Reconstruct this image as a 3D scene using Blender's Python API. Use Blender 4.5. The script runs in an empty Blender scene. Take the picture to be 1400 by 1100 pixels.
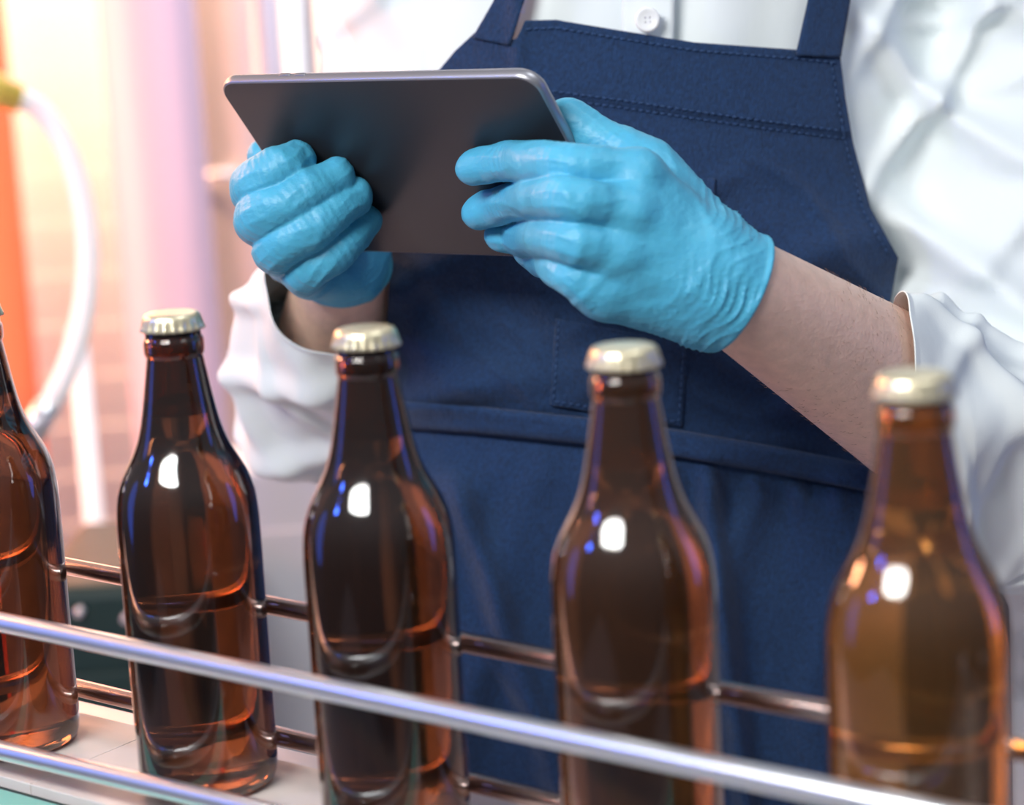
import bpy, bmesh, math, random
import numpy as np
from mathutils import Vector, Matrix
random.seed(3)
C = bpy.context.scene.collection
S = bpy.context.scene
try:
    S.view_settings.view_transform = 'Standard'
    S.view_settings.look = 'None'
except Exception: pass
# ------------------------------------------------------------ camera frame
FP = 3000.0
p_, r_ = math.radians(11.3), math.radians(3.0)
CAM = np.array([0, 0, .381])
FW = np.array([0, math.cos(p_), -math.sin(p_)])
U0 = np.array([0, math.sin(p_), math.cos(p_)])
R0 = np.array([1.0, 0, 0])
RT = math.cos(r_)*R0 - math.sin(r_)*U0
UP = math.sin(r_)*R0 + math.cos(r_)*U0
def P(px, py, d):
    px, py, d = np.asarray(px, float), np.asarray(py, float), np.asarray(d, float)
    return CAM + d[..., None]*(FW + ((px-700)/FP)[..., None]*RT + ((550-py)/FP)[..., None]*UP)
def ray(px, py): return FW + (px-700)/FP*RT + (550-py)/FP*UP
def on_z(px, py, z):
    r = ray(px, py); return CAM + r*((z-CAM[2])/r[2])
# ------------------------------------------------------------ helpers
def finish(o, label=None, cat=None, group=None, kind=None):
    if label: o['label'] = label
    if cat: o['category'] = cat
    if group: o['group'] = group
    if kind: o['kind'] = kind
    return o
def thing(name, label, cat, loc=(0, 0, 0), group=None):
    o = bpy.data.objects.new(name, None); C.objects.link(o); o.location = loc
    o.empty_display_size = .02
    return finish(o, label, cat, group)
def root_loc(o):
    v = np.zeros(3)
    while o is not None:
        v += np.array(o.location); o = o.parent
    return v
def mesh(name, V, F, m, parent=None, smooth=True, origin=None, m2=None, n2=0):
    V = np.asarray(V, float)
    if parent is not None: V = V - root_loc(parent)
    elif origin is not None: V = V - np.asarray(origin, float)
    me = bpy.data.meshes.new(name)
    me.from_pydata(V.tolist(), [], [tuple(int(i) for i in f) for f in F])
    me.update()
    if smooth: me.polygons.foreach_set('use_smooth', [True]*len(me.polygons))
    me.materials.append(m)
    if m2 is not None:
        me.materials.append(m2)
        k = len(me.polygons); me.polygons.foreach_set('material_index', [0]*(k-n2)+[1]*n2)
    o = bpy.data.objects.new(name, me); C.objects.link(o)
    if parent is not None: o.parent = parent
    elif origin is not None: o.location = tuple(origin)
    return o
class MB:
    def __init__(s): s.V = []; s.F = []
    def add(s, V, F):
        n = len(s.V); s.V += [tuple(v) for v in V]; s.F += [tuple(i+n for i in f) for f in F]
    def tube(s, pts, r, seg=16, caps=True, closed=False):
        pts = [Vector(q) for q in pts]; n = len(pts); V = []; F = []
        rr = r if hasattr(r, '__len__') else [r]*n
        ref = None
        for i, q in enumerate(pts):
            if closed: t = pts[(i+1) % n]-pts[i-1]
            else: t = pts[min(i+1, n-1)]-pts[max(i-1, 0)]
            t.normalize()
            if ref is None:
                ref = Vector((0, 0, 1)) if abs(t.z) < .9 else Vector((1, 0, 0))
            a = (ref - t*ref.dot(t)).normalized(); ref = a
            b = t.cross(a)
            for k in range(seg):
                an = 2*math.pi*k/seg
                V.append(q + (a*math.cos(an)+b*math.sin(an))*rr[i])
        m = n if closed else n-1
        for i in range(m):
            for k in range(seg):
                j = (i+1) % n
                F.append((i*seg+k, i*seg+(k+1) % seg, j*seg+(k+1) % seg, j*seg+k))
        if caps and not closed:
            F.append(tuple(range(seg))[::-1]); F.append(tuple((n-1)*seg+k for k in range(seg)))
        s.add(V, F); return s
    def lathe(s, prof, c=(0, 0, 0), seg=48, flip=False):
        V = []; F = []
        for (r, z) in prof:
            for k in range(seg):
                a = 2*math.pi*k/seg; V.append((c[0]+r*math.cos(a), c[1]+r*math.sin(a), c[2]+z))
        n = len(prof)
        for i in range(n-1):
            for k in range(seg):
                f = (i*seg+k, i*seg+(k+1) % seg, (i+1)*seg+(k+1) % seg, (i+1)*seg+k)
                F.append(f[::-1] if flip else f)
        f = tuple(range(seg)); g = tuple((n-1)*seg+k for k in range(seg))
        F.append(f if flip else f[::-1]); F.append(g[::-1] if flip else g)
        s.add(V, F); return s
    def box(s, c, sz, bev=0, axes=None):
        bm = bmesh.new(); bmesh.ops.create_cube(bm, size=1)
        for v in bm.verts: v.co = Vector((v.co.x*sz[0], v.co.y*sz[1], v.co.z*sz[2]))
        if bev: bmesh.ops.bevel(bm, geom=bm.edges[:], offset=bev, segments=3, affect='EDGES', profile=.5)
        bm.verts.index_update(); V = []
        for v in bm.verts:
            q = v.co
            if axes is not None: q = Vector(axes[0])*q.x+Vector(axes[1])*q.y+Vector(axes[2])*q.z
            V.append((q.x+c[0], q.y+c[1], q.z+c[2]))
        F = [tuple(v.index for v in f.verts) for f in bm.faces]; bm.free()
        s.add(V, F); return s
    def build(s, name, m, parent=None, smooth=True, origin=None):
        return mesh(name, s.V, s.F, m, parent, smooth, origin)
# ------------------------------------------------------------ materials
def mat(name, col, rough=.5, metal=0, trans=0, ior=1.45, bump=None, var=None, sss=0, coat=0, emis=None, sheen=0, coatr=.06):
    m = bpy.data.materials.new(name); m.use_nodes = True
    nt = m.node_tree; b = nt.nodes['Principled BSDF']
    b.inputs['Base Color'].default_value = (*col, 1); b.inputs['Roughness'].default_value = rough
    b.inputs['Metallic'].default_value = metal; b.inputs['Transmission Weight'].default_value = trans
    b.inputs['IOR'].default_value = ior; b.inputs['Coat Weight'].default_value = coat
    b.inputs['Coat Roughness'].default_value = coatr
    b.inputs['Sheen Weight'].default_value = sheen
    if sss:
        b.inputs['Subsurface Weight'].default_value = sss; b.inputs['Subsurface Scale'].default_value = .01
        b.inputs['Subsurface Radius'].default_value = (1, .4, .25)
    if emis:
        b.inputs['Emission Color'].default_value = (*emis[0], 1); b.inputs['Emission Strength'].default_value = emis[1]
    tc = nt.nodes.new('ShaderNodeTexCoord')
    if var:   # (scale, amount)
        n = nt.nodes.new('ShaderNodeTexNoise'); n.inputs['Scale'].default_value = var[0]; n.inputs['Detail'].default_value = 4
        nt.links.new(tc.outputs['Object'], n.inputs['Vector'])
        mx = nt.nodes.new('ShaderNodeMix'); mx.data_type = 'RGBA'
        k = var[1]
        mx.inputs[6].default_value = (*[c*(1-k) for c in col], 1); mx.inputs[7].default_value = (*[min(1, c*(1+k)) for c in col], 1)
        nt.links.new(n.outputs['Fac'], mx.inputs[0]); nt.links.new(mx.outputs[2], b.inputs['Base Color'])
    if bump:  # list of (scale, strength, distance, stretch)
        prev = None
        for (sc, st, di, stretch) in bump:
            mp = nt.nodes.new('ShaderNodeMapping'); mp.inputs['Scale'].default_value = stretch
            nt.links.new(tc.outputs['Object'], mp.inputs['Vector'])
            n = nt.nodes.new('ShaderNodeTexNoise'); n.inputs['Scale'].default_value = sc; n.inputs['Detail'].default_value = 3
            nt.links.new(mp.outputs['Vector'], n.inputs['Vector'])
            bp = nt.nodes.new('ShaderNodeBump'); bp.inputs['Strength'].default_value = st; bp.inputs['Distance'].default_value = di
            nt.links.new(n.outputs['Fac'], bp.inputs['Height'])
            if prev: nt.links.new(prev.outputs['Normal'], bp.inputs['Normal'])
            prev = bp
        nt.links.new(prev.outputs['Normal'], b.inputs['Normal'])
    return m
M = {}
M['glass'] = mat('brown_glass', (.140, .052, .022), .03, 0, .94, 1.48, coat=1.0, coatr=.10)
M['glass_mid'] = mat('brown_glass_lit_mid', (.24, .092, .032), .04, 0, .91, 1.48, coat=1.0, coatr=.10)  # same brown glass, base colour lightened to paint in the light on it
M['glass_lit'] = mat('brown_glass_lit_bright', (.47, .200, .045), .05, 0, .91, 1.48, coat=1.0, coatr=.10)  # brown glass again, painted brightest for the light and blur at right
M['cap'] = mat('champagne_metal', (.86, .77, .53), .32, .75, bump=[(300, .15, .0005, (1, 1, 1))])
M['chrome'] = mat('brushed_steel_rail', (.92, .95, .99), .28, .9, bump=[(90, .1, .0005, (1, 1, 1))])
M['rail_reflect_tint'] = mat('steel_back_rail', (.58, .46, .44), .22, 1.0)  # reddish tint paints the reflected bottles into the steel colour
M['belt'] = mat('beige_belt_plastic', (.68, .60, .56), .4, 0, var=(60, .08))
M['frame'] = mat('teal_painted_frame', (.22, .55, .48), .4)
M['steel'] = mat('stainless_steel', (.68, .68, .72), .35, .7)
M['glove'] = mat('blue_nitrile', (.075, .40, .60), .46, 0, bump=[(260, .45, .0009, (1, 1, 1.4)), (90, .5, .0020, (1, .5, 1))], sss=.08, var=(40, .12))
M['skin'] = mat('skin', (.82, .56, .45), .5, 0, sss=.15, var=(150, .18), bump=[(500, .45, .0006, (1, 1, 1)), (90, .2, .001, (1, 1, 1))])
M['hair'] = mat('light_brown_arm_hair', (.42, .25, .16), .6)
M['shirt'] = mat('white_cotton', (.79, .85, .86), .85, 0, bump=[(900, .2, .0004, (1, 1, 1)), (26, .3, .005, (1, 1, .6))])
M['button'] = mat('pearl_button', (.85, .87, .88), .25)
M['apron'] = mat('navy_twill', (.0060, .031, .096), .85, 0, sheen=.10, bump=[(900, 1.0, .0012, (1, 1, .35)), (34, .6, .004, (1, 1, .6))], var=(420, .65))
M['thread'] = mat('navy_thread', (.022, .060, .155), .7)
M['trousers'] = mat('dark_trousers', (.02, .04, .10), .8)
M['shoe'] = mat('black_shoe', (.02, .02, .02), .4)
M['tabback'] = mat('dark_anodised_aluminium', (.044, .048, .058), .42, .5, bump=[(1500, .05, .0002, (1, 1, 1))])
M['tabrim'] = mat('satin_aluminium_edge', (.40, .40, .43), .38, .8)
M['screen'] = mat('black_glass_screen', (.01, .01, .012), .08)
M['wall'] = mat('pale_ribbed_wall', (.80, .77, .79), .7)
M['floor'] = mat('grey_concrete_floor', (.42, .42, .45), .6, var=(6, .15))
M['mauve'] = mat('mauve_steel', (.42, .30, .40), .6, .1)
M['violet'] = mat('violet_grey_steel', (.32, .30, .38), .5, .3)
M['whitepipe'] = mat('white_painted_pipe', (.92, .92, .95), .4)
M['orange'] = mat('orange_red_paint', (.85, .12, .05), .5)
M['green'] = mat('leaf_green_paint', (.35, .45, .08), .5)
M['yellow'] = mat('yellow_fitting_plastic', (.85, .62, .12), .4)
M['hose'] = mat('milky_hose', (.97, .95, .93), .3)
M['darkgreen'] = mat('dark_green_machine', (.012, .035, .032), .4)
M['greysteel'] = mat('grey_painted_steel', (.60, .60, .64), .5)
# ------------------------------------------------------------ SDF tools
def surfnet(fn, lo, hi, h):
    lo = np.array(lo, float); hi = np.array(hi, float)
    n = np.ceil((hi-lo)/h).astype(int)+1
    ax = [(lo[i]+h*np.arange(n[i])).astype(np.float32) for i in range(3)]
    X, Y, Z = np.meshgrid(*ax, indexing='ij')
    G = fn(X, Y, Z).astype(np.float32)
    del X, Y, Z
    G[0] = G[-1] = 1; G[:, 0] = G[:, -1] = 1; G[:, :, 0] = G[:, :, -1] = 1
    ins = G < 0
    cs = [(i, j, k) for i in (0, 1) for j in (0, 1) for k in (0, 1)]
    cnt = sum(ins[c[0]:n[0]-1+c[0], c[1]:n[1]-1+c[1], c[2]:n[2]-1+c[2]].astype(np.int8) for c in cs)
    act = (cnt > 0) & (cnt < 8)
    I = np.argwhere(act)
    vals = np.stack([G[I[:, 0]+c[0], I[:, 1]+c[1], I[:, 2]+c[2]] for c in cs], 1)
    acc = np.zeros((len(I), 3)); num = np.zeros(len(I))
    for a in range(8):
        for b in range(a+1, 8):
            ca, cb = np.array(cs[a]), np.array(cs[b])
            if abs(ca-cb).sum() != 1: continue
            va, vb = vals[:, a], vals[:, b]
            s = (va < 0) != (vb < 0)
            t = np.where(s, va/np.where(s, va-vb, 1), 0)
            acc += np.where(s[:, None], ca+(cb-ca)*t[:, None], 0); num += s
    V = lo + h*(I + acc/num[:, None])
    idx = -np.ones(act.shape, np.int64); idx[act] = np.arange(len(I))
    F = []
    for axis in range(3):
        o1, o2 = [(1, 2), (2, 0), (0, 1)][axis]
        sl0 = [slice(None)]*3; sl1 = [slice(None)]*3
        sl0[axis] = slice(0, n[axis]-1); sl1[axis] = slice(1, n[axis])
        A, B = ins[tuple(sl0)], ins[tuple(sl1)]
        E = np.argwhere(A != B)
        E = E[(E[:, o1] > 0) & (E[:, o2] > 0) & (E[:, o1] < n[o1]-1) & (E[:, o2] < n[o2]-1)]
        pos = A[E[:, 0], E[:, 1], E[:, 2]]
        def cell(d1, d2):
            q = E.copy(); q[:, o1] -= d1; q[:, o2] -= d2
            return idx[q[:, 0], q[:, 1], q[:, 2]]
        q = np.stack([cell(1, 1), cell(0, 1), cell(0, 0), cell(1, 0)], 1)
        q[~pos] = q[~pos][:, ::-1]
        F.append(q)
    F = np.concatenate(F); F = F[(F >= 0).all(1)]
    return V, F
f32 = np.float32
def capsule(X, Y, Z, a, b, ra, rb):
    ba = b-a; L = float(ba@ba)
    px, py, pz = X-f32(a[0]), Y-f32(a[1]), Z-f32(a[2])
    t = np.clip((px*f32(ba[0])+py*f32(ba[1])+pz*f32(ba[2]))*f32(1/L), 0, 1)
    return np.sqrt((px-t*f32(ba[0]))**2+(py-t*f32(ba[1]))**2+(pz-t*f32(ba[2]))**2)-(f32(ra)+f32(rb-ra)*t)
def sph(X, Y, Z, c, r): return np.sqrt((X-f32(c[0]))**2+(Y-f32(c[1]))**2+(Z-f32(c[2]))**2)-f32(r)
def smin(a, b, k):
    h = np.clip(f32(.5)+f32(.5/k)*(b-a), 0, 1); return b*(1-h)+a*h-f32(k)*h*(1-h)
def smax(a, b, k): return -smin(-a, -b, k)
def pr(v): return P(v[0], v[1], v[2])
# ------------------------------------------------------------ tablet geometry
def cc(v): return P(v[0], v[1], v[2])
TL = cc((292, 112, 1.17)); TR = cc((730, 103, 1.06)); BR = cc((866, 358, 1.151))
tW = TR-TL; LW = np.linalg.norm(tW); tW /= LW
tH = BR-TR; tH -= tW*(tH@tW); LH = np.linalg.norm(tH); tH /= LH
tN = np.cross(tW, tH)
if tN@FW > 0: tN = -tN          # out of the back face, to the lens side
TC = TL+tW*LW/2+tH*LH/2
def on_tab(px, py, r):
    q = ray(px, py); D = ((TL-CAM)@tN + r)/(q@tN); return CAM+q*D
TH = .0072
def tabpt(u, v, w): return TC+tW*u+tH*v+tN*w
def rrect(hw, hh, rc, n=10):
    out = []
    for (sx, sy, a0) in ((1, 1, 0), (-1, 1, 90), (-1, -1, 180), (1, -1, 270)):
        for k in range(n+1):
            a = math.radians(a0+90*k/n)
            out.append((sx*(hw-rc)+rc*math.cos(a), sy*(hh-rc)+rc*math.sin(a)))
    return out
def loft(rings, cap0=True, cap1=True):
    V = [q for r in rings for q in r]; n = len(rings[0]); F = []
    for i in range(len(rings)-1):
        for k in range(n): F.append((i*n+k, i*n+(k+1) % n, (i+1)*n+(k+1) % n, (i+1)*n+k))
    if cap0: F.append(tuple(range(n))[::-1])
    if cap1: F.append(tuple((len(rings)-1)*n+k for k in range(n)))
    return V, F
tab = thing('tablet', 'dark grey tablet computer held up in both blue gloved hands', 'tablet', tuple(TC))
rg = []
for (ins_, w) in ((.0026, -.00005), (.0018, -.0001)):
    rg.append([tabpt(u, v, w) for (u, v) in rrect(LW/2-ins_, LH/2-ins_, .012-ins_)])
V, F = loft(rg[::-1], cap0=False); mesh('back_shell', V, F, M['tabback'], tab)
rg = []
for (ins_, w) in ((.0018, -.0001), (.0012, -.0003), (.0007, -.0009), (.0003, -.0020), (0, -.0036), (.0003, -.0052), (.0010, -.0064), (.0020, -TH), (.004, -TH)):
    rg.append([tabpt(u, v, w) for (u, v) in rrect(LW/2-ins_, LH/2-ins_, .012-ins_)])
V, F = loft(rg, cap0=False); mesh('edge_frame', V, F, M['tabrim'], tab)
rg = [[tabpt(u, v, w) for (u, v) in rrect(LW/2-.0035, LH/2-.0035, .008)] for w in (-TH-.0001, -TH-.0006)]
V, F = loft(rg); mesh('screen', V, F, M['screen'], tab, smooth=False)
for u in (-.055, -.045):
    b = MB(); b.box(tabpt(u, -LH/2+.0001, -.0044), (.007, .0010, .002), .0004, (tW, tH, tN))
    b.build('volume_button', M['tabrim'], tab)
# ------------------------------------------------------------ person
per = thing('person', 'person in white shirt, navy bib apron and blue gloves holding a tablet behind the bottles', 'person', (.095, 1.38, -.90))
wA, eA = pr((1008, 397, 1.073)), pr((1392, 640, 1.27)); sA = pr((1400, -110, 1.42))
wB, eB = pr((470, 354, 1.287)), pr((450, 548, 1.46)); sB = pr((606, -90, 1.46))
mA = wA+(eA-wA)*.6; mB = wB+(eB-wB)*.6
def tors(z, hip=.11):
    s = np.clip((.12-z)/.14, 0, 1); s = s*s*(3-2*s)
    return .19+hip*s, .095+.02*s, 1.245+.15*np.maximum(0, z-.2)
BB = .13
def Ff(x, z):
    a, xc, y0 = tors(z); q = np.clip((x-xc)/a, -.97, .97)
    return y0+BB*(1-np.sqrt(1-q*q))
def torso(X, Y, Z, off, zlo, zhi):
    a, xc, y0 = tors(Z, -.02)
    A, B = a-f32(off), f32(BB-off)
    u, v = (X-xc)/A, (Y-(y0+f32(BB)))/B
    k = np.sqrt(u*u+v*v)+f32(1e-6)
    g = np.sqrt((u/A)**2+(v/B)**2)/k+f32(1e-6)
    d = (k-1)/g
    return smax(smax(d, Z-f32(zhi), .06), f32(zlo)-Z, .02)
def fbody(X, Y, Z):
    d = torso(X, Y, Z, .02, -.10, .50)
    for (w, m_, e, s, rw, rm) in ((wA, mA, eA, sA, .0275, .0435), (wB, mB, eB, sB, .0260, .0385)):
        arm = np.minimum(capsule(X, Y, Z, w, m_, rw, rm), capsule(X, Y, Z, m_, e, rm, rm+.0015))
        arm = smin(arm, capsule(X, Y, Z, e, s, .043, .048), .02)
        d = smin(d, arm, .008)
    d = smin(d, capsule(X, Y, Z, np.array([.10, 1.40, .45]), np.array([.10, 1.38, .60]), .06, .055), .05)
    return d
V, F = surfnet(fbody, (-.30, 1.0, -.14), (.42, 1.66, .62), .0042)
body = mesh('body', V, F, M['skin'], per)
# fine hair on the bare forearm
ax = (eA-wA); LA = np.linalg.norm(ax); ax = ax/LA
e1 = np.cross(ax, FW); e1 /= np.linalg.norm(e1); e2 = np.cross(ax, e1)
hb = MB()
for _ in range(520):
    t = random.uniform(.16, .58); th = random.uniform(0, 2*math.pi)
    dv = e1*math.cos(th)+e2*math.sin(th)
    if dv@FW > .25: continue
    r = .0275+(.0435-.0275)*t/.6
    q0 = wA+ax*LA*t+dv*(r-.0004); ln = random.uniform(.0025, .0055)
    sw = np.cross(ax, dv)*random.uniform(-.4, .4)
    dd = -ax*.9+sw; dd /= np.linalg.norm(dd)
    hb.tube([q0, q0+dv*.0010+dd*ln*.5, q0+dv*.0012+dd*ln], [.00007, .00006, .00003], 4)
ho = hb.build('arm_hair', M['hair'], body); ho['kind'] = 'stuff'
def ridge(s): return 1-np.abs(np.sin(s))
def soft(s, p): return ((1+np.sin(s))*f32(.5))**p
def fshirt(X, Y, Z):
    d = torso(X, Y, Z, .006, .03, .52)
    wx = X+f32(.02)*np.sin(11*Z+5*X)+f32(.008)*np.sin(31*X-23*Z)
    wz = Z+f32(.020)*np.sin(13*X+4)+f32(.008)*np.sin(37*X+11*Z)
    right = np.clip((X-f32(.19))/f32(.05), 0, 1)
    left = np.clip((f32(-.04)-X)/f32(.03), 0, 1)
    fo = soft(70*wz+44*wx+.6, 4)*f32(.015)*right*(f32(.35)+f32(.65)*soft(16*X-9*Z, 1))
    fo += soft(98*wx-56*wz+1.0, 5)*f32(.012)*right*(f32(.3)+f32(.7)*soft(20*Z+2, 1))
    fo += soft(150*wz-40*wx+2.0, 5)*f32(.006)*right*soft(24*X+20*Z, 1)
    fo += (soft(120*wx+60*wz, 4)*f32(.006)+soft(90*wz-70*wx+.4, 4)*f32(.006))*left
    fo += soft(60*wx-16*wz, 4)*f32(.004)*(1-right)*(1-left)
    d = smin(d, capsule(X, Y, Z, eA, sA, .063, .078), .03)
    d = smin(d, capsule(X, Y, Z, wA+(eA-wA)*.90, eA+np.array([0, 0, -.010]), .050, .064), .02)
    d = smin(d, capsule(X, Y, Z, eB+np.array([-.008, 0, 0]), sB, .051, .054), .03)
    return d-fo+f32(.002)
V, F = surfnet(fshirt, (-.22, 1.10, -.09), (.40, 1.58, .55), .0030)
shirt = mesh('shirt', V, F, M['shirt'], per)
def s01(x): return (1+math.sin(x))/2
def sleeve(e, c, r0, r1, cp, n, drop, seed, amp):
    """cloth tube: open cuff on plane (cp, n), running down the arm into the upper sleeve"""
    ax = (e-c)/np.linalg.norm(e-c); L = np.linalg.norm(e-c)
    e1 = np.cross(ax, FW); e1 /= np.linalg.norm(e1); e2 = np.cross(ax, e1)
    NT, NS = 220, 130; V = []
    for i in range(NS):
        u = i/(NS-1)
        for k in range(NT):
            th = 2*math.pi*k/NT; dirv = e1*math.cos(th)+e2*math.sin(th)
            wob = .0014*math.sin(2*th+seed)+.0009*math.sin(5*th+2*seed)+.0004*math.sin(9*th)
            sl = (r1-r0)/L
            if seed < 1: sl = min(sl, .13)
            s = 0
            for _ in range(4):
                rm = r0+sl*s+wob
                s = -((c-cp)@n+rm*(dirv@n))/(ax@n)
            s0 = s+.0022*math.sin(3*th+seed)+.0008*math.sin(7*th)
            s = s0+(L-s0)*u**1.25
            ds = s-s0
            t = max(0, min(1, ds/.11))
            f = s01(3*th+52*ds+seed)**3*.0095+s01(5*th-78*ds+1.3*seed+1.2*math.sin(2*th))**4*.0080+s01(4*th+120*ds)**4*.0035
            r = r0+sl*s+wob*(1-.5*t)+amp*f*min(1, max(0, (ds-.004))/.035)
            if u > .85: r -= (u-.85)*.14
            V.append(c+ax*s+dirv*r+np.array([0, 0, -drop*t]))
    F = [(i*NT+k, i*NT+(k+1) % NT, (i+1)*NT+(k+1) % NT, (i+1)*NT+k) for i in range(NS-1) for k in range(NT)]
    o = mesh('sleeve', V, F, M['shirt'], shirt)
    sd = o.modifiers.new('t', 'SOLIDIFY'); sd.thickness = .0008; sd.offset = 0
    return o
nA = .92*RT+.12*UP-.06*FW; nA /= np.linalg.norm(nA)
sleeve(eA+np.array([.0, 0, -.004]), wA+(eA-wA)*.60, .0500, .067, pr((1230, 486, 1.19)), nA, .006, .6, 1.0)
cB = pr((456, 398, 1.308)); nB = (eB-cB)/np.linalg.norm(eB-cB)+.14*UP-.22*RT; nB /= np.linalg.norm(nB)
sleeve(eB+np.array([-.008, 0, -.002]), cB, .0410, .057, cB, nB, .008, 2.1, 1.0)
def surf(px, py, off=0.0, disp=None):
    px = np.asarray(px, float); py = np.asarray(py, float)
    d = np.full(px.shape, 1.28)
    o = off+(disp if disp is not None else 0)
    for _ in range(25):
        q = P(px, py, d)
        d = d-.8*(q[..., 1]-(Ff(q[..., 0], q[..., 2])-o))
    return P(px, py, d)
def poly_at(pts, t):
    pts = np.asarray(pts, float); s = np.r_[0, np.cumsum(np.linalg.norm(np.diff(pts, axis=0), axis=1))]; s /= s[-1]
    return np.stack([np.interp(t, s, pts[:, 0]), np.interp(t, s, pts[:, 1])], -1)
def coons(T, R, B, L, nu, nv):
    u = np.linspace(0, 1, nu); v = np.linspace(0, 1, nv)
    t, b, l, r = poly_at(T, u), poly_at(B, u), poly_at(L, v), poly_at(R, v)
    U, Vv = np.meshgrid(u, v, indexing='ij'); U = U[..., None]; Vv = Vv[..., None]
    q = (1-Vv)*t[:, None]+Vv*b[:, None]+(1-U)*l[None]+U*r[None]
    q -= (1-U)*(1-Vv)*t[0]+U*(1-Vv)*t[-1]+(1-U)*Vv*b[0]+U*Vv*b[-1]
    return q
def gridF(nu, nv): return [(i*nv+j, i*nv+j+1, (i+1)*nv+j+1, (i+1)*nv+j) for i in range(nu-1) for j in range(nv-1)]
def sstep(a, b, x):
    t = np.clip((x-a)/(b-a), 0, 1); return t*t*(3-2*t)
def sf(s, p): return ((1+np.sin(s))*.5)**p
def rdg(s, p): return (1-np.abs(np.sin(s)))**p
def apdisp(x, y):
    wx = x+30*np.sin(y/120.)+9*np.sin(y/47.+x/60.); wy = y+18*np.sin(x/80.)
    low = sstep(605, 700, y); mid = sstep(330, 420, y)*(1-sstep(500, 560, y)); bib = sstep(190, 260, y)*(1-sstep(540, 590, y))
    d = low*(.013*sf(wx/44.+.5, 2)+.007*sf(wx/25.+y/200.+1.3, 3)+.002)*(.55+.45*np.sin(y/140.+x/90.)**2)
    d += .018*sf((wx*.35+wy)/29.+.3, 3)*sstep(200, 420, y)*(1-sstep(530, 590, y))*(.30+.70*sstep(760, 560, x)+.6*sstep(980, 1100, x))
    d += .008*sf((wx*.9-wy*.5)/33., 3)*mid
    d += .0055*sf((wx*.2+wy)/42.+.8, 3)*(1-mid)*(1-low)*sstep(190, 240, y)
    d += .0030*sf((wx*.5+wy*.9)/13.+2*np.sin(x/70.), 3)*bib*sf(x/55.+y/80., 2)
    d += .0026*sf((wx*.8-wy*.6)/11.+1.5*np.sin(y/60.), 3)*(bib+low)*sf(x/47.-y/65.+1, 2)
    d += .012*np.exp(-((x-(600+(y-600)*.35))/20.)**2)*low+.014*np.exp(-((x-(960+(y-600)*.12))/16.)**2)*low
    d += .004*sf(x/9.+.5*np.sin(y/30.), 2)*np.exp(-((y-(596+(x-548)*.13))/28.)**2)*low*1.5   # gathers under the tie
    seam = 128+(x-740)*.135
    d += .0016*(1-sstep(seam-3, seam+3, y))
    d += .004*np.exp(-((x-708)/14.)**2)*(1-sstep(60, 190, y))
    return d
T = [(597, 100), (622, 70), (650, 44), (690, 58), (707, 52), (718, 28), (760, 27), (850, 42), (950, 58), (1090, 68), (1148, 73)]
Rr = [(1148, 73), (1155, 130), (1166, 195), (1190, 285), (1228, 352), (1216, 420), (1203, 550), (1200, 660), (1330, 730), (1378, 830), (1385, 1180)]
Bt = [(510, 1180), (1385, 1180)]
Lf = [(597, 100), (560, 200), (534, 350), (528, 470), (545, 570), (520, 720), (510, 900), (510, 1180)]
nu, nv = 300, 340
q = coons(T, Rr, Bt, Lf, nu, nv)
W3 = surf(q[..., 0], q[..., 1], .004, apdisp(q[..., 0], q[..., 1]))
st = MB()
def stitch(pts, off=.0050, dash=6, gap=4):
    pts = np.asarray(pts, float); L = np.linalg.norm(np.diff(pts, axis=0), axis=1).sum()
    s = 0
    while s < L-dash:
        e = poly_at(pts, np.array([s/L, (s+dash)/L])); w = surf(e[:, 0], e[:, 1], off, apdisp(e[:, 0], e[:, 1]))
        st.tube(w, .00032, 5); s += dash+gap
stitch([(720, 40), (760, 38), (850, 53), (950, 69), (1090, 80), (1146, 86)])
stitch([(735, 122), (850, 137), (950, 152), (1050, 166), (1160, 180)])
stitch([(735, 132), (850, 147), (950, 162), (1050, 176), (1162, 190)])
stitch([(1136, 84), (1146, 140), (1156, 195), (1180, 288), (1216, 350)])
stitch([(764, 440), (757, 548), (840, 562), (928, 577), (934, 474)], .0068)
n0 = nu*nv
AV = np.concatenate([W3.reshape(-1, 3), np.array(st.V)]); AF = gridF(nu, nv)+[tuple(i+n0 for i in f) for f in st.F]
apron = mesh('apron', AV, AF, M['apron'], per, m2=M['thread'], n2=len(st.F))
md = apron.modifiers.new('thick', 'SOLIDIFY'); md.thickness = .0006; md.offset = 0
def patch(name, T, R, B, L, nu, nv, off, m, parent, extra=None):
    q = coons(T, R, B, L, nu, nv)
    dd = apdisp(q[..., 0], q[..., 1])
    if extra is not None:
        v = np.linspace(-1, 1, nv)[None]
        dd = dd + extra*(1-np.abs(v)**4)
    w = surf(q[..., 0], q[..., 1], off, dd)
    o = mesh(name, w.reshape(-1, 3), gridF(nu, nv), m, parent)
    s = o.modifiers.new('thick', 'SOLIDIFY'); s.thickness = .0014; s.offset = 0
    return o
wbT = [(546, 549), (650, 556), (800, 571), (930, 589), (1060, 611), (1203, 639)]
wbB = [(x, y+35) for (x, y) in wbT]
patch('waistband', wbT, [wbT[-1], wbB[-1]], wbB, [wbT[0], wbB[0]], 160, 16, .0100, M['apron'], apron, .0042)
patch('pocket', [(760, 436), (850, 452), (938, 470)], [(938, 470), (932, 583)], [(752, 553), (840, 568), (932, 583)], [(760, 436), (752, 553)], 60, 50, .0058, M['apron'], apron)
patch('pen_loop', [(966, 244), (978, 244)], [(978, 244), (976, 270)], [(966, 270), (976, 270)], [(966, 244), (966, 270)], 6, 8, .0060, M['apron'], apron)
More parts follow.
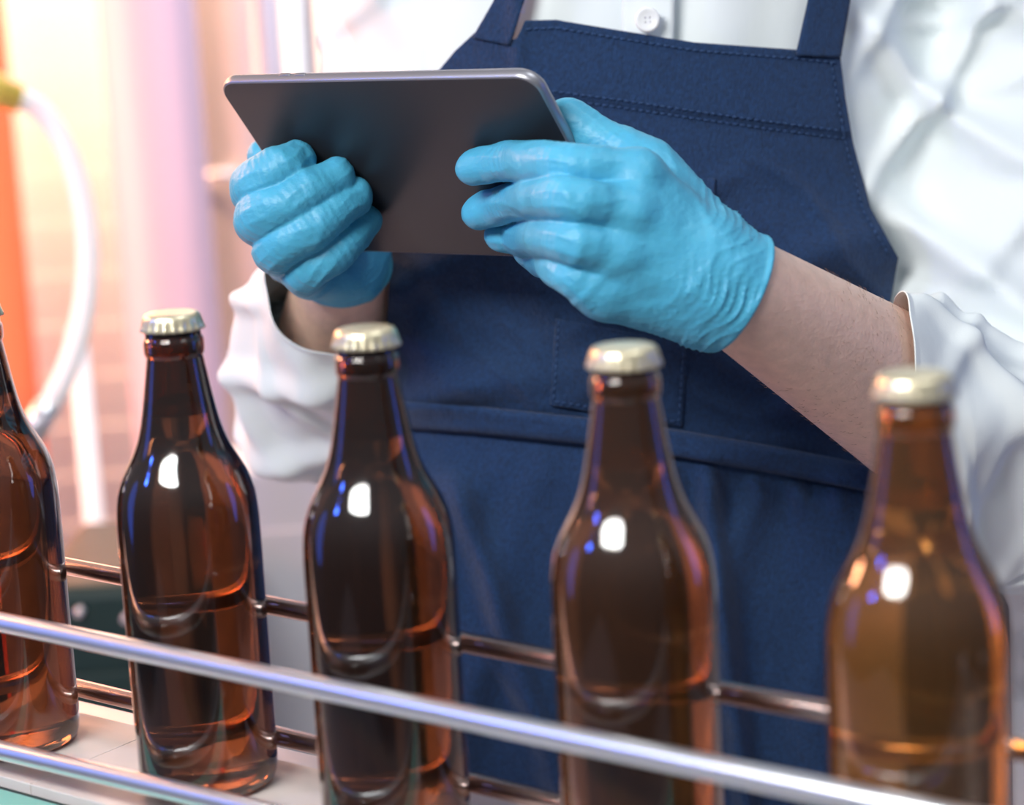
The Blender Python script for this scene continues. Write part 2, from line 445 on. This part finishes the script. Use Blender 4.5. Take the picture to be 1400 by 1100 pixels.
patch('strap', [(690, -90), (735, -80)], [(735, -80), (717, 0), (697, 62)], [(646, 52), (697, 62)], [(690, -90), (676, 0), (646, 52)], 12, 40, .0062, M['apron'], apron)
patch('strap', [(1122, -90), (1180, -90)], [(1180, -90), (1162, 0), (1149, 78)], [(1088, 76), (1149, 78)], [(1122, -90), (1105, 0), (1088, 76)], 12, 40, .0062, M['apron'], apron)
# shirt button and placket
bt = surf(np.array([885.]), np.array([27.]), .0095)[0]
bn = np.array([0, -1, .1]); bn /= np.linalg.norm(bn)
bx = np.array([1., 0, 0]); bz = np.cross(bn, bx)
rings = []
for (r, w) in ((.0068, -.002), (.0072, .0008), (.0062, .0018), (.0050, .0012), (.0001, .0011)):
    rings.append([bt+bx*r*math.cos(a)+bz*r*math.sin(a)+bn*w for a in np.linspace(0, 2*math.pi, 24, endpoint=False)])
Vb, Fb = loft(rings); b = MB(); b.add(Vb, Fb); nb = len(b.F)
for (u, v) in ((-1, -1), (1, -1), (1, 1), (-1, 1)):
    c_ = bt+bx*u*.0013+bz*v*.0013+bn*.001
    b.tube([c_, c_+bn*.0004], .0005, 8)
mesh('button', b.V, b.F, M['button'], shirt, m2=M['steel'], n2=len(b.F)-nb)
qq = coons([(850, -80), (925, -80)], [(925, -80), (920, 90)], [(850, 90), (920, 90)], [(850, -80), (850, 90)], 10, 24)
w = surf(qq[..., 0], qq[..., 1], .0015)
o = mesh('placket', w.reshape(-1, 3), gridF(10, 24), M['shirt'], shirt); s = o.modifiers.new('t', 'SOLIDIFY'); s.thickness = .001
# trousers and shoes
def ftr(X, Y, Z):
    d = capsule(X, Y, Z, np.array([.03, 1.40, -.02]), np.array([.20, 1.40, -.02]), .115, .115)
    for x in (.0, .21):
        d = smin(d, capsule(X, Y, Z, np.array([x, 1.40, -.12]), np.array([x-.0, 1.42, -.80]), .092, .062), .04)
    return np.maximum(np.maximum(d, -.86-Z), Z-.03)
V, F = surfnet(ftr, (-.14, 1.26, -.89), (.36, 1.55, .06), .009)
mesh('trousers', V, F, M['trousers'], per)
for x in (.0, .21):
    def fsh(X, Y, Z): return np.maximum(smin(capsule(X, Y, Z, np.array([x, 1.44, -.86]), np.array([x, 1.27, -.875]), .045, .036), sph(X, Y, Z, np.array([x, 1.43, -.83]), .05), .02), -.899-Z)
    V, F = surfnet(fsh, (x-.07, 1.2, -.91), (x+.07, 1.52, -.76), .006)
    mesh('shoe', V, F, M['shoe'], per)
# ------------------------------------------------------------ gloves
def crom(pts, rad, n=6):
    q = [2*pts[0]-pts[1]]+list(pts)+[2*pts[-1]-pts[-2]]; P_, R_ = [], []
    rr = [rad[0]]+list(rad)+[rad[-1]]
    for i in range(1, len(q)-2):
        for k in range(n):
            t = k/n; w = (.5*(-t+2*t*t-t**3), .5*(2-5*t*t+3*t**3), .5*(t+4*t*t-3*t**3), .5*(-t*t+t**3))
            P_.append(sum(w[j]*q[i-1+j] for j in range(4))); R_.append(rr[i]+(rr[i+1]-rr[i])*t)
    P_.append(pts[-1]); R_.append(rad[-1]); return P_, R_
def make_glove(fingers, metas, thumb, cuff, knuck, lo, hi, h=.00095, gather=.0010):
    def chain(X, Y, Z, pts, rad, seed=0):
        d = None
        pp, rr_ = crom(pts, rad)
        for i in range(len(pp)-1):
            c = capsule(X, Y, Z, pp[i], pp[i+1], rr_[i], rr_[i+1])
            d = c if d is None else np.minimum(d, c)
        for i in range(1, len(pts)-1):
            ax = pts[i+1]-pts[i-1]; ax = ax/np.linalg.norm(ax); J = pts[i]
            x, y, z = X-f32(J[0]), Y-f32(J[1]), Z-f32(J[2])
            pj = x*f32(ax[0])+y*f32(ax[1])+z*f32(ax[2]); rr = x*x+y*y+z*z
            ph = 1.9*np.sin(140*x+7*i+seed)+1.6*np.sin(170*z+3+seed)
            g = np.exp(-rr*f32(1/(rad[i]*1.4)**2))
            d = d-f32(.00050)*soft(pj*f32(2*math.pi/.0042)+ph, 3)*g
        J = pts[-1]; x, y, z = X-f32(J[0]), Y-f32(J[1]), Z-f32(J[2])
        d = d-f32(.0008)*soft(320*x+240*z+seed*2, 2)*np.exp(-(x*x+y*y+z*z)*f32(1/.010**2))
        ax = pts[-1]-pts[1]; sd = np.cross(ax, FW); sd = sd/np.linalg.norm(sd)
        x, y, z = X-f32(pts[1][0]), Y-f32(pts[1][1]), Z-f32(pts[1][2])
        v = x*f32(sd[0])+y*f32(sd[1])+z*f32(sd[2])+f32(.0026)*np.sin(130*X+95*Y+seed)
        d = d-f32(.00045)*soft(v*f32(2*math.pi/.0070)+seed, 4)*soft(190*X+120*Z+seed, 1)
        return d
    def fn(X, Y, Z):
        palm = None
        for (a, b_, ra, rb) in metas:
            c = capsule(X, Y, Z, a, b_, ra, rb); palm = c if palm is None else smin(palm, c, .012)
        for (c, r) in knuck: palm = smin(palm, sph(X, Y, Z, c, r), .007)
        th = chain(X, Y, Z, *thumb, seed=5)
        fg = None
        for i, f in enumerate(fingers):
            c = chain(X, Y, Z, *f, seed=i*2.1); fg = c if fg is None else smin(fg, c, .0012)
        a, b_, ra, rb, cutp = cuff
        ax = (b_-a)/np.linalg.norm(b_-a)
        cf = capsule(X, Y, Z, a, b_, ra, rb)
        d = smin(palm, cf, .012)
        d = smin(d, th, .008)
        d = smin(d, fg, .006)
        al = (X-f32(cutp[0]))*f32(ax[0])+(Y-f32(cutp[1]))*f32(ax[1])+(Z-f32(cutp[2]))*f32(ax[2])
        w1 = f32(.006)*np.sin(48*X+3+30*Z)+f32(.0030)*np.sin(130*Z+70*X+1)
        mk = np.clip((al+f32(.050))/f32(.034), 0, 1)
        d = d-f32(gather)*ridge((al*f32(1.0)+w1)*f32(math.pi/.0042))**3*mk*(f32(.5)+f32(.5)*np.sin(150*Z+60*X))
        d = d-f32(gather*.7)*ridge((al+w1*f32(1.6))*f32(math.pi/.0075)+1)**4*mk*(f32(.4)+f32(.6)*np.sin(70*X-90*Z)**2)
        s1 = 60*(X*.5+Z)+1.6*np.sin(30*Z+25*Y)+1.1*np.sin(60*X)
        s2 = 95*(X-.45*Z)+1.5*np.sin(70*Z)+1.0*np.sin(90*X+40*Y)
        d = d-f32(.0010)*soft(2*s1, 3)-f32(.0005)*soft(2*s2, 4)
        d = smax(d, al, .001)
        x, y, z = X-f32(cutp[0]), Y-f32(cutp[1]), Z-f32(cutp[2])
        rad = np.sqrt(np.maximum(x*x+y*y+z*z-al*al, 0))
        rim = np.sqrt((rad-f32(rb+.0003))**2+al**2)-f32(.0013)
        return smin(d, rim, .001)
    V, F = surfnet(fn, lo, hi, h)
    return mesh('glove', V, F, M['glove'], per)
def bounds(pts, m=.026):
    A = np.array(pts); return A.min(0)-m, A.max(0)+m
fr = [.0116, .0106, .0100, .0087]
def tip(px, py, r): return on_tab(px, py, r+.0006)
idx = ([pr((874, 240, 1.058)), pr((772, 225, 1.052)), tip(702, 221, .0112), tip(648, 228, .0088)], fr)
mid = ([pr((862, 292, 1.048)), pr((768, 272, 1.040)), tip(704, 275, .0116), tip(654, 291, .0088)], fr)
rin = ([pr((846, 346, 1.047)), pr((770, 328, 1.046)), tip(716, 323, .0108), tip(684, 323, .0082)], [.0118, .0108, .0098, .0082])
pin = ([pr((828, 398, 1.056)), pr((776, 369, 1.058)), tip(742, 353, .0096), tip(720, 341, .0075)], [.0123, .0106, .0092, .0075])
thA = ([pr((962, 330, 1.085)), pr((888, 230, 1.092)), pr((826, 194, 1.100)), pr((775, 162, 1.104))], [.0175, .0130, .0112, .0098])
metA = [(pr((874, 242, 1.056)), pr((962, 345, 1.072)), .0128, .017), (pr((862, 292, 1.047)), pr((972, 368, 1.066)), .0130, .0185),
        (pr((848, 346, 1.048)), pr((970, 398, 1.066)), .0132, .0185), (pr((830, 396, 1.056)), pr((960, 425, 1.070)), .0142, .0175),
        (pr((888, 233, 1.088)), pr((962, 335, 1.082)), .0130, .0175), (pr((850, 330, 1.068)), pr((960, 380, 1.080)), .018, .02)]
knA = [(pr((876, 241, 1.050)), .0080), (pr((866, 292, 1.041)), .0082), (pr((852, 346, 1.043)), .0078)]
cutA = pr((1010, 400, 1.074))
cufA = (pr((965, 378, 1.069)), cutA, .0270, .0298, cutA)
allp = idx[0]+mid[0]+rin[0]+pin[0]+thA[0]+[cutA, pr((1058, 328, 1.07)), pr((960, 478, 1.07))]
make_glove([idx, mid, rin, pin], metA, thA, cufA, knA, *bounds(allp), gather=.0013)
def tb(px, py, r): return on_tab(px, py, r+.0006)
idB = ([pr((362, 272, 1.226)), pr((346, 255, 1.184)), pr((378, 233, 1.170)), tb(406, 219, .0100)], [.0124, .0125, .0119, .0104])
miB = ([pr((374, 312, 1.222)), pr((352, 300, 1.178)), pr((406, 270, 1.168)), tb(458, 243, .0100)], [.0126, .0126, .0120, .0104])
riB = ([pr((394, 348, 1.224)), pr((380, 339, 1.180)), pr((436, 304, 1.172)), tb(484, 267, .0096)], [.0124, .0124, .0117, .0100])
piB = ([pr((426, 374, 1.228)), pr((418, 371, 1.190)), pr((464, 338, 1.186)), tb(498, 302, .0090)], [.0118, .0115, .0107, .0092])
thB = ([pr((440, 360, 1.290)), pr((392, 318, 1.275)), pr((368, 255, 1.255)), pr((362, 214, 1.240))], [.0160, .0125, .0105, .0088])
metB = [(idB[0][0], pr((452, 352, 1.280)), .0125, .018), (miB[0][0], pr((458, 358, 1.277)), .0130, .018),
        (riB[0][0], pr((464, 362, 1.274)), .0130, .018), (piB[0][0], pr((468, 362, 1.272)), .0130, .018)]
axB = (eB-wB)/np.linalg.norm(eB-wB)
cutB = wB+axB*.004
cufB = (wB-axB*.014, cutB, .0255, .0275, cutB)
allp = idB[0]+miB[0]+riB[0]+piB[0]+thB[0]+[cutB]
make_glove([idB, miB, riB, piB], metB, thB, cufB, [], *bounds(allp, .036), gather=.0008)
# ------------------------------------------------------------ bottles
caps = [(-38, 422), (235, 438), (500, 460), (853, 486), (1250, 525)]
bases = [on_z(x, y, .2265) for (x, y) in caps]
prof = [(.002, .004), (.020, .0035), (.0275, .0008), (.0300, .0006), (.0320, .0025), (.0332, .007), (.0336, .016), (.0336, .060), (.0337, .100), (.0337, .126), (.0333, .1365), (.0321, .1450),
        (.0296, .1525), (.0263, .1590), (.0231, .165), (.0206, .1710), (.0186, .178), (.0168, .187), (.0151, .197), (.0135, .207), (.0132, .2095), (.0139, .2110), (.0141, .2140), (.0139, .2175), (.0131, .2190), (.0130, .2215), (.0132, .2265), (.0110, .2275), (.002, .2276)]
def dense(pf, n=4):
    out = []; q = [pf[0]]+list(pf)+[pf[-1]]
    for i in range(1, len(q)-2):
        for k in range(n):
            t = k/n; v = []
            for c in range(2):
                a, b_, c2, d2 = q[i-1][c], q[i][c], q[i+1][c], q[i+2][c]
                v.append(.5*((2*b_)+(-a+c2)*t+(2*a-5*b_+4*c2-d2)*t*t+(-a+3*b_-3*c2+d2)*t**3))
            out.append(tuple(v))
    out.append(pf[-1]); return out
def glass_mb():
    b = MB(); b.lathe(dense(prof), seg=96)
    cav = [(.002, .1825), (.0118, .1825), (.0138, .1832), (.0130, .190), (.0116, .200), (.0101, .212), (.0096, .224), (.002, .2245)]
    b.lathe(cav, seg=64, flip=True); return b
def cap_mb():
    b = MB(); seg = 168; V = []; F = []
    pf = [(.0001, .2304, 0), (.006, .2304, 0), (.0110, .2303, 0), (.0124, .2298, 0), (.0132, .2288, 0), (.0137, .2274, .1), (.0140, .2257, .4), (.0144, .2238, .8), (.0149, .2224, 1), (.0146, .2221, 1), (.0141, .2236, .8), (.0134, .2260, .3)]
    for (r, z, a) in pf:
        for k in range(seg):
            an = 2*math.pi*k/seg; rr = r+a*.00060*math.cos(21*an); V.append((rr*math.cos(an), rr*math.sin(an), z))
    for i in range(len(pf)-1):
        for k in range(seg): F.append(((i+1)*seg+k, (i+1)*seg+(k+1) % seg, i*seg+(k+1) % seg, i*seg+k))
    F.append(tuple(range(seg))); b.add(V, F); return b
labels = ['brown glass beer bottle cut off by the left edge of the picture',
          'brown glass beer bottle standing clear of the person, in front of the mauve column',
          'brown glass beer bottle with gold cap below the tablet, left of the apron waistband',
          'brown glass beer bottle, painted lighter as if lit, in front of the apron pocket, second from the right',
          'most blurred brown glass beer bottle, painted brightest as if lit, in front of the rolled sleeve on the right']
proto = thing('beer_bottle', labels[0], 'bottle', (0, 0, 0), 'capped brown beer bottles in a row on the conveyor')
glass_mb().build('glass_body', M['glass'], proto); cap_mb().build('crown_cap', M['cap'], proto)['label'] = 'crimped gold crown cap'
for i, bs in enumerate(bases):
    if i == 0: o = proto
    else:
        o = proto.copy(); C.objects.link(o); o['label'] = labels[i]
        for ch in list(proto.children):
            c = ch.copy(); C.objects.link(c); c.parent = o
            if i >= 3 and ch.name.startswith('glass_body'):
                c.data = ch.data.copy(); c.data.materials[0] = M['glass_mid' if i == 3 else 'glass_lit']
    o.location = (bs[0], bs[1], 0.0003); o.rotation_euler = (0, 0, i*1.3)
# ------------------------------------------------------------ conveyor
A0, A1 = bases[0], bases[4]
dr = (A1-A0)[:2]; dr = dr/np.linalg.norm(dr); nr = np.array([-dr[1], dr[0]])
if nr[1] > 0: nr = -nr            # toward the lens
mid0 = np.mean([b_[:2] for b_ in bases], axis=0)
def row(s, o, z): q = mid0+dr*s+nr*o; return np.array([q[0], q[1], z])
def rail_pt(px, py, off):
    q = ray(px, py); n3 = np.array([nr[0], nr[1], 0])
    t = ((np.array([mid0[0], mid0[1], 0])+n3*off-CAM)@n3)/(q@n3); return CAM+q*t
conv = thing('conveyor', 'bottling conveyor with beige belt and steel guide rails carrying the bottles', 'conveyor', tuple(row(0, 0, -.90)))
ax3 = (np.array([dr[0], dr[1], 0]), np.array([nr[0], nr[1], 0]), np.array([0, 0, 1.]))
b = MB(); s = -.62
while s < .60:
    b.box(row(s, 0, -.003), (.0757, .086, .006), .0006, ax3); s += .076
b.build('belt', M['belt'], conv, smooth=False)
b = MB(); b.box(row(0, 0, -.012), (1.24, .06, .010), .001, ax3); b.build('belt_support', M['steel'], conv, smooth=False)
for sgn, mm in ((1, 'frame'), (-1, 'steel')):
    b = MB(); b.box(row(0, sgn*.056, -.035), (1.26, .020, .062), .003, ax3)
    b.build('side_frame', M[mm], conv, smooth=False)
rails = [((0, 850), (1200, 1096), .046, .0050, 'chrome'), ((0, 1025), (300, 1095), .046, .0048, 'chrome'),
         ((130, 781), (1055, 958), -.0390, .0047, 'rail_reflect_tint'), ((150, 950), (700, 1082), -.0390, .0047, 'rail_reflect_tint')]
rail_ends = []
for (pa, pb, off, r, mm) in rails:
    a, b2 = rail_pt(*pa, off), rail_pt(*pb, off); dd = (b2-a)/np.linalg.norm(b2-a)
    def at_s(s, a=a, dd=dd):
        sa = (a[:2]-mid0)@dr; return a+dd*((s-sa)/(dd[:2]@dr))
    m = MB(); m.tube([at_s(-.62), at_s(-.3), at_s(0), at_s(.3), at_s(.60)], r, 24)
    m.build('guide_rail', M[mm], conv)
    rail_ends.append((at_s, off))
for s in (-.55, .50):
    for sgn in (1, -1):
        m = MB(); hi_ = max(f(s)[2] for f, o_ in rail_ends if o_*sgn > 0)+.012
        q0 = row(s, sgn*.062, -.06); q1 = row(s, sgn*.062, hi_); m.tube([q0, q1], .005, 12)
        for f, o_ in rail_ends:
            if o_*sgn > 0: e = f(s); m.tube([row(s, sgn*.064, e[2]), row(s, o_, e[2])], .0035, 10)
        m.build('bracket', M['steel'], conv)
for s in (-.5, .5):
    for sgn in (1, -1):
        m = MB(); m.tube([row(s, sgn*.056, -.06), row(s, sgn*.056, -.899)], .015, 14); m.build('leg', M['steel'], conv)
# ------------------------------------------------------------ setting
wy = 3.6
b = MB(); b.box((0, wy+.05, .35), (6, .1, 2.5))
z = -.85
while z < 1.55: b.tube([(-3, wy+.0108, z), (3, wy+.0108, z)], .012, 8); z += .085
finish(b.build('wall_back', M['wall'], None), kind='structure')
b = MB(); b.box((0, 1.0, -.95), (6, 5.4, .1)); finish(b.build('floor', M['floor'], None, smooth=False), kind='structure')
def col_at(px, d): q = P(px, 400, d); return (q[0], q[1], -.90)
def column(name, label, cat, px, d, r, m, top=1.5, collars=(0.2,)):
    c = col_at(px, d); t = thing(name, label, cat, c)
    b = MB(); b.lathe([(r*1.3, 0), (r*1.3, .012), (r, .016), (r, top+.9)], c, 40); b.build('shaft', M[m], t)
    for z in collars:
        b = MB(); b.lathe([(r, z+.9), (r*1.12, z+.905), (r*1.12, z+.935), (r, z+.94)], c, 40); b.build('collar', M['steel'], t)
    return t
column('steel_column', 'thick mauve steel column behind the curved white hose', 'column', 232, 2.8, .060, 'mauve', collars=(1.2, -.5))
column('steel_pipe', 'violet grey vertical pipe behind the left corner of the tablet', 'pipe', 388, 2.5, .017, 'violet', collars=(1.2, -.4))
column('steel_pipe', 'slim bright white vertical pipe above the tablet', 'pipe', 425, 2.45, .011, 'whitepipe', collars=(1.2, -.4))
column('steel_pipe', 'pale vertical pipe beside the white shirt shoulder', 'pipe', 475, 2.55, .016, 'whitepipe', collars=(1.2, -.4))
column('steel_pipe', 'white vertical pipe dropping below the curved hose', 'pipe', 100, 2.35, .011, 'whitepipe', top=.02, collars=(-.5,))
t = column('painted_post', 'orange red painted post at the left edge behind the bottles', 'post', -4, 3.1, .046, 'orange', top=.50, collars=(-.5,))
c = col_at(-4, 3.1); b = MB(); b.lathe([(.046, 1.40), (.050, 1.405), (.050, 1.44), (.02, 1.46), (.001, 1.462)], c, 30); b.build('cap', M['green'], t)
c = col_at(420, 3.1); t = thing('fermentation_tank', 'large pale stainless fermentation tank far behind the tablet', 'tank', c)
b = MB(); b.lathe([(.03, .35), (.17, .62), (.175, .66), (.175, 2.0), (.16, 2.08), (.08, 2.15), (.02, 2.16)], c, 48); b.build('vessel', M['steel'], t)
for a in (45, 135, 225, 315):
    b = MB(); q = (c[0]+.14*math.cos(math.radians(a)), c[1]+.14*math.sin(math.radians(a)))
    b.tube([(q[0], q[1], -.9), (q[0], q[1], -.2)], .015, 12); b.build('leg', M['steel'], t)
b = MB(); b.tube([(c[0]-.12, c[1]-.125, .1), (c[0]-.12, c[1]-.18, .13), (c[0]-.06, c[1]-.2, .13), (c[0]-.06, c[1]-.16, .1)], .006, 8); b.build('handle', M['steel'], t)
def cat_pts(pts, n=10):
    out = []; q = [pts[0]]+list(pts)+[pts[-1]]
    for i in range(1, len(q)-2):
        for k in range(n):
            t = k/n; a, b_, c2, d2 = [np.array(v, float) for v in q[i-1:i+3]]
            out.append(.5*((2*b_)+(-a+c2)*t+(2*a-5*b_+4*c2-d2)*t*t+(-a+3*b_-3*c2+d2)*t**3))
    out.append(np.array(pts[-1], float)); return out
hp = [(10, 130, 2.05), (55, 150, 2.06), (95, 215, 2.06), (118, 310, 2.05), (116, 410, 2.03), (90, 510, 2.0), (50, 580, 1.98)]
hpw = cat_pts([pr(v) for v in hp])
ht = thing('hose', 'milky white hose curving down at the left behind the bottles', 'hose', tuple(hpw[-1]))
b = MB(); b.tube(hpw, .0105, 16); b.build('tube', M['hose'], ht)
b = MB(); dv = hpw[-1]-hpw[-3]; dv /= np.linalg.norm(dv); b.tube([hpw[-1]-dv*.02, hpw[-1]+dv*.015], .0125, 16); b.build('fitting', M['steel'], ht)
b = MB(); dv = hpw[0]-hpw[2]; dv /= np.linalg.norm(dv); b.tube([hpw[0]-dv*.012, hpw[0]+dv*.004, hpw[0]+dv*.005, hpw[0]+dv*.03], [.0135, .0135, .018, .018], 16)
b.build('fitting', M['yellow'], ht)['label'] = 'yellow fitting'
q = P(155, 800, 1.9)
t = thing('machine_cabinet', 'dark green machine cabinet low behind the leftmost bottles', 'machine', (q[0], q[1]+.12, -.90))
h = q[2]+.90
b = MB(); b.box((q[0], q[1]+.12, -.90+h/2), (.15, .24, h), .012); b.build('housing', M['darkgreen'], t, smooth=False)
b = MB(); b.box((q[0], q[1]-.002, -.90+h*.5), (.12, .006, h*.8), .003); b.build('door', M['darkgreen'], t, smooth=False)
for (dx, dz) in ((-.03, -.02), (.01, -.028), (.035, -.02)):
    b = MB(); b.tube([(q[0]+dx, q[1]-.012, q[2]+dz), (q[0]+dx, q[1]+.002, q[2]+dz)], .004, 14); b.build('knob', M['steel'], t)
q = P(395, 640, 2.15)
t = thing('steel_cabinet', 'pale grey steel cabinet between the pipes behind the hanging sleeve', 'cabinet', (q[0], q[1]+.06, -.90))
h = q[2]+.90
b = MB(); b.box((q[0], q[1]+.06, -.90+h/2), (.17, .12, h), .008); b.build('housing', M['greysteel'], t, smooth=False)
b = MB(); b.box((q[0], q[1]-.001, -.90+h*.5), (.145, .008, h*.85), .003); dd_ = b.build('door', M['greysteel'], t, smooth=False)
b = MB(); b.tube([(q[0]+.055, q[1]-.014, q[2]-.14), (q[0]+.055, q[1]-.014, q[2]-.22)], .004, 10); b.build('handle', M['steel'], dd_)
# ------------------------------------------------------------ lights
def area(name, loc, tgt, size, power, col, shape='DISK', sy=None):
    l = bpy.data.lights.new(name, 'AREA'); l.shape = shape; l.size = size; l.energy = power; l.color = col
    if sy: l.size_y = sy
    o = bpy.data.objects.new(name, l); C.objects.link(o); o.location = loc
    o.rotation_euler = (Vector(tgt)-Vector(loc)).to_track_quat('-Z', 'Y').to_euler(); return o
area('key_lamp', (-.615, .16, 1.0), (.05, 1.1, .15), .80, 22, (1, .98, .96), 'ELLIPSE', .32)
area('blue_lamp', (-2.57, .34, 1.5), (0, 1, .1), .24, 10, (.05, .15, 1))
area('blue_wash_fill', (-1.7, 1.15, .25), (0, .9, .15), .4, 1.6, (.05, .16, 1), 'ELLIPSE', 1.0)  # added light out of view, puts blue on the bottles' left edges
area('blue_rim_fill', (1.6, 1.0, .35), (.1, .9, .15), .3, 1.6, (.05, .16, 1), 'ELLIPSE', 1.0)  # added strip out of view, for blue right edges on the necks
area('ceiling_lamp', (.7, .7, 1.9), (.1, 1.2, .1), .7, 8, (.94, .97, 1))
area('warm_flare_fill', (-1.5, 2.7, 1.3), (-.9, 3.6, .55), .5, 100, (1, .53, .28))  # unseen light added in place of the warm flare at upper left
area('orange_bottle_fill', (-1.25, 1.75, .75), (-.2, 1.0, .15), .3, 12, (1, .40, .20))  # added light out of view, warms the leftmost bottle and nearer glove
area('tablet_sheen_fill', (-.66, 1.62, -.45), (-.12, 1.15, .27), .35, .4, (1, .66, .62))  # added below the view for a pinkish sheen on the tablet back
area('pink_tint_fill', (-1.0, 1.7, .5), (-.6, 3.5, .5), .4, 4, (1, .32, .42))  # unseen light added to tint the background pink
area('back_lamp', (.2, 2.6, 1.4), (-.3, 3.5, .0), .8, 24, (.93, .97, 1))
w = bpy.data.worlds.new('world'); S.world = w; w.use_nodes = True
nt = w.node_tree; bg = nt.nodes['Background']
tc = nt.nodes.new('ShaderNodeTexCoord'); sp = nt.nodes.new('ShaderNodeSeparateXYZ'); cr = nt.nodes.new('ShaderNodeValToRGB'); mr = nt.nodes.new('ShaderNodeMapRange')
nt.links.new(tc.outputs['Generated'], sp.inputs[0]); nt.links.new(sp.outputs['Z'], mr.inputs[0])
mr.inputs[1].default_value = -1; mr.inputs[2].default_value = 1
nt.links.new(mr.outputs[0], cr.inputs[0]); nt.links.new(cr.outputs[0], bg.inputs[0])
e = cr.color_ramp.elements; e[0].position = .3; e[0].color = (.05, .05, .08, 1); e[1].position = .75; e[1].color = (.75, .82, .95, 1)
bg.inputs[1].default_value = .31
# ------------------------------------------------------------ camera
cd = bpy.data.cameras.new('camera'); co = bpy.data.objects.new('camera', cd); C.objects.link(co)
m3 = Matrix((RT.tolist(), UP.tolist(), (-FW).tolist())).transposed()
co.matrix_world = Matrix.Translation(Vector(CAM)) @ m3.to_4x4()
cd.sensor_width = 36; cd.sensor_fit = 'HORIZONTAL'; cd.lens = FP/1400*36; cd.clip_start = .01
cd.dof.use_dof = True; cd.dof.focus_distance = 1.14; cd.dof.aperture_fstop = 4.8
S.camera = co
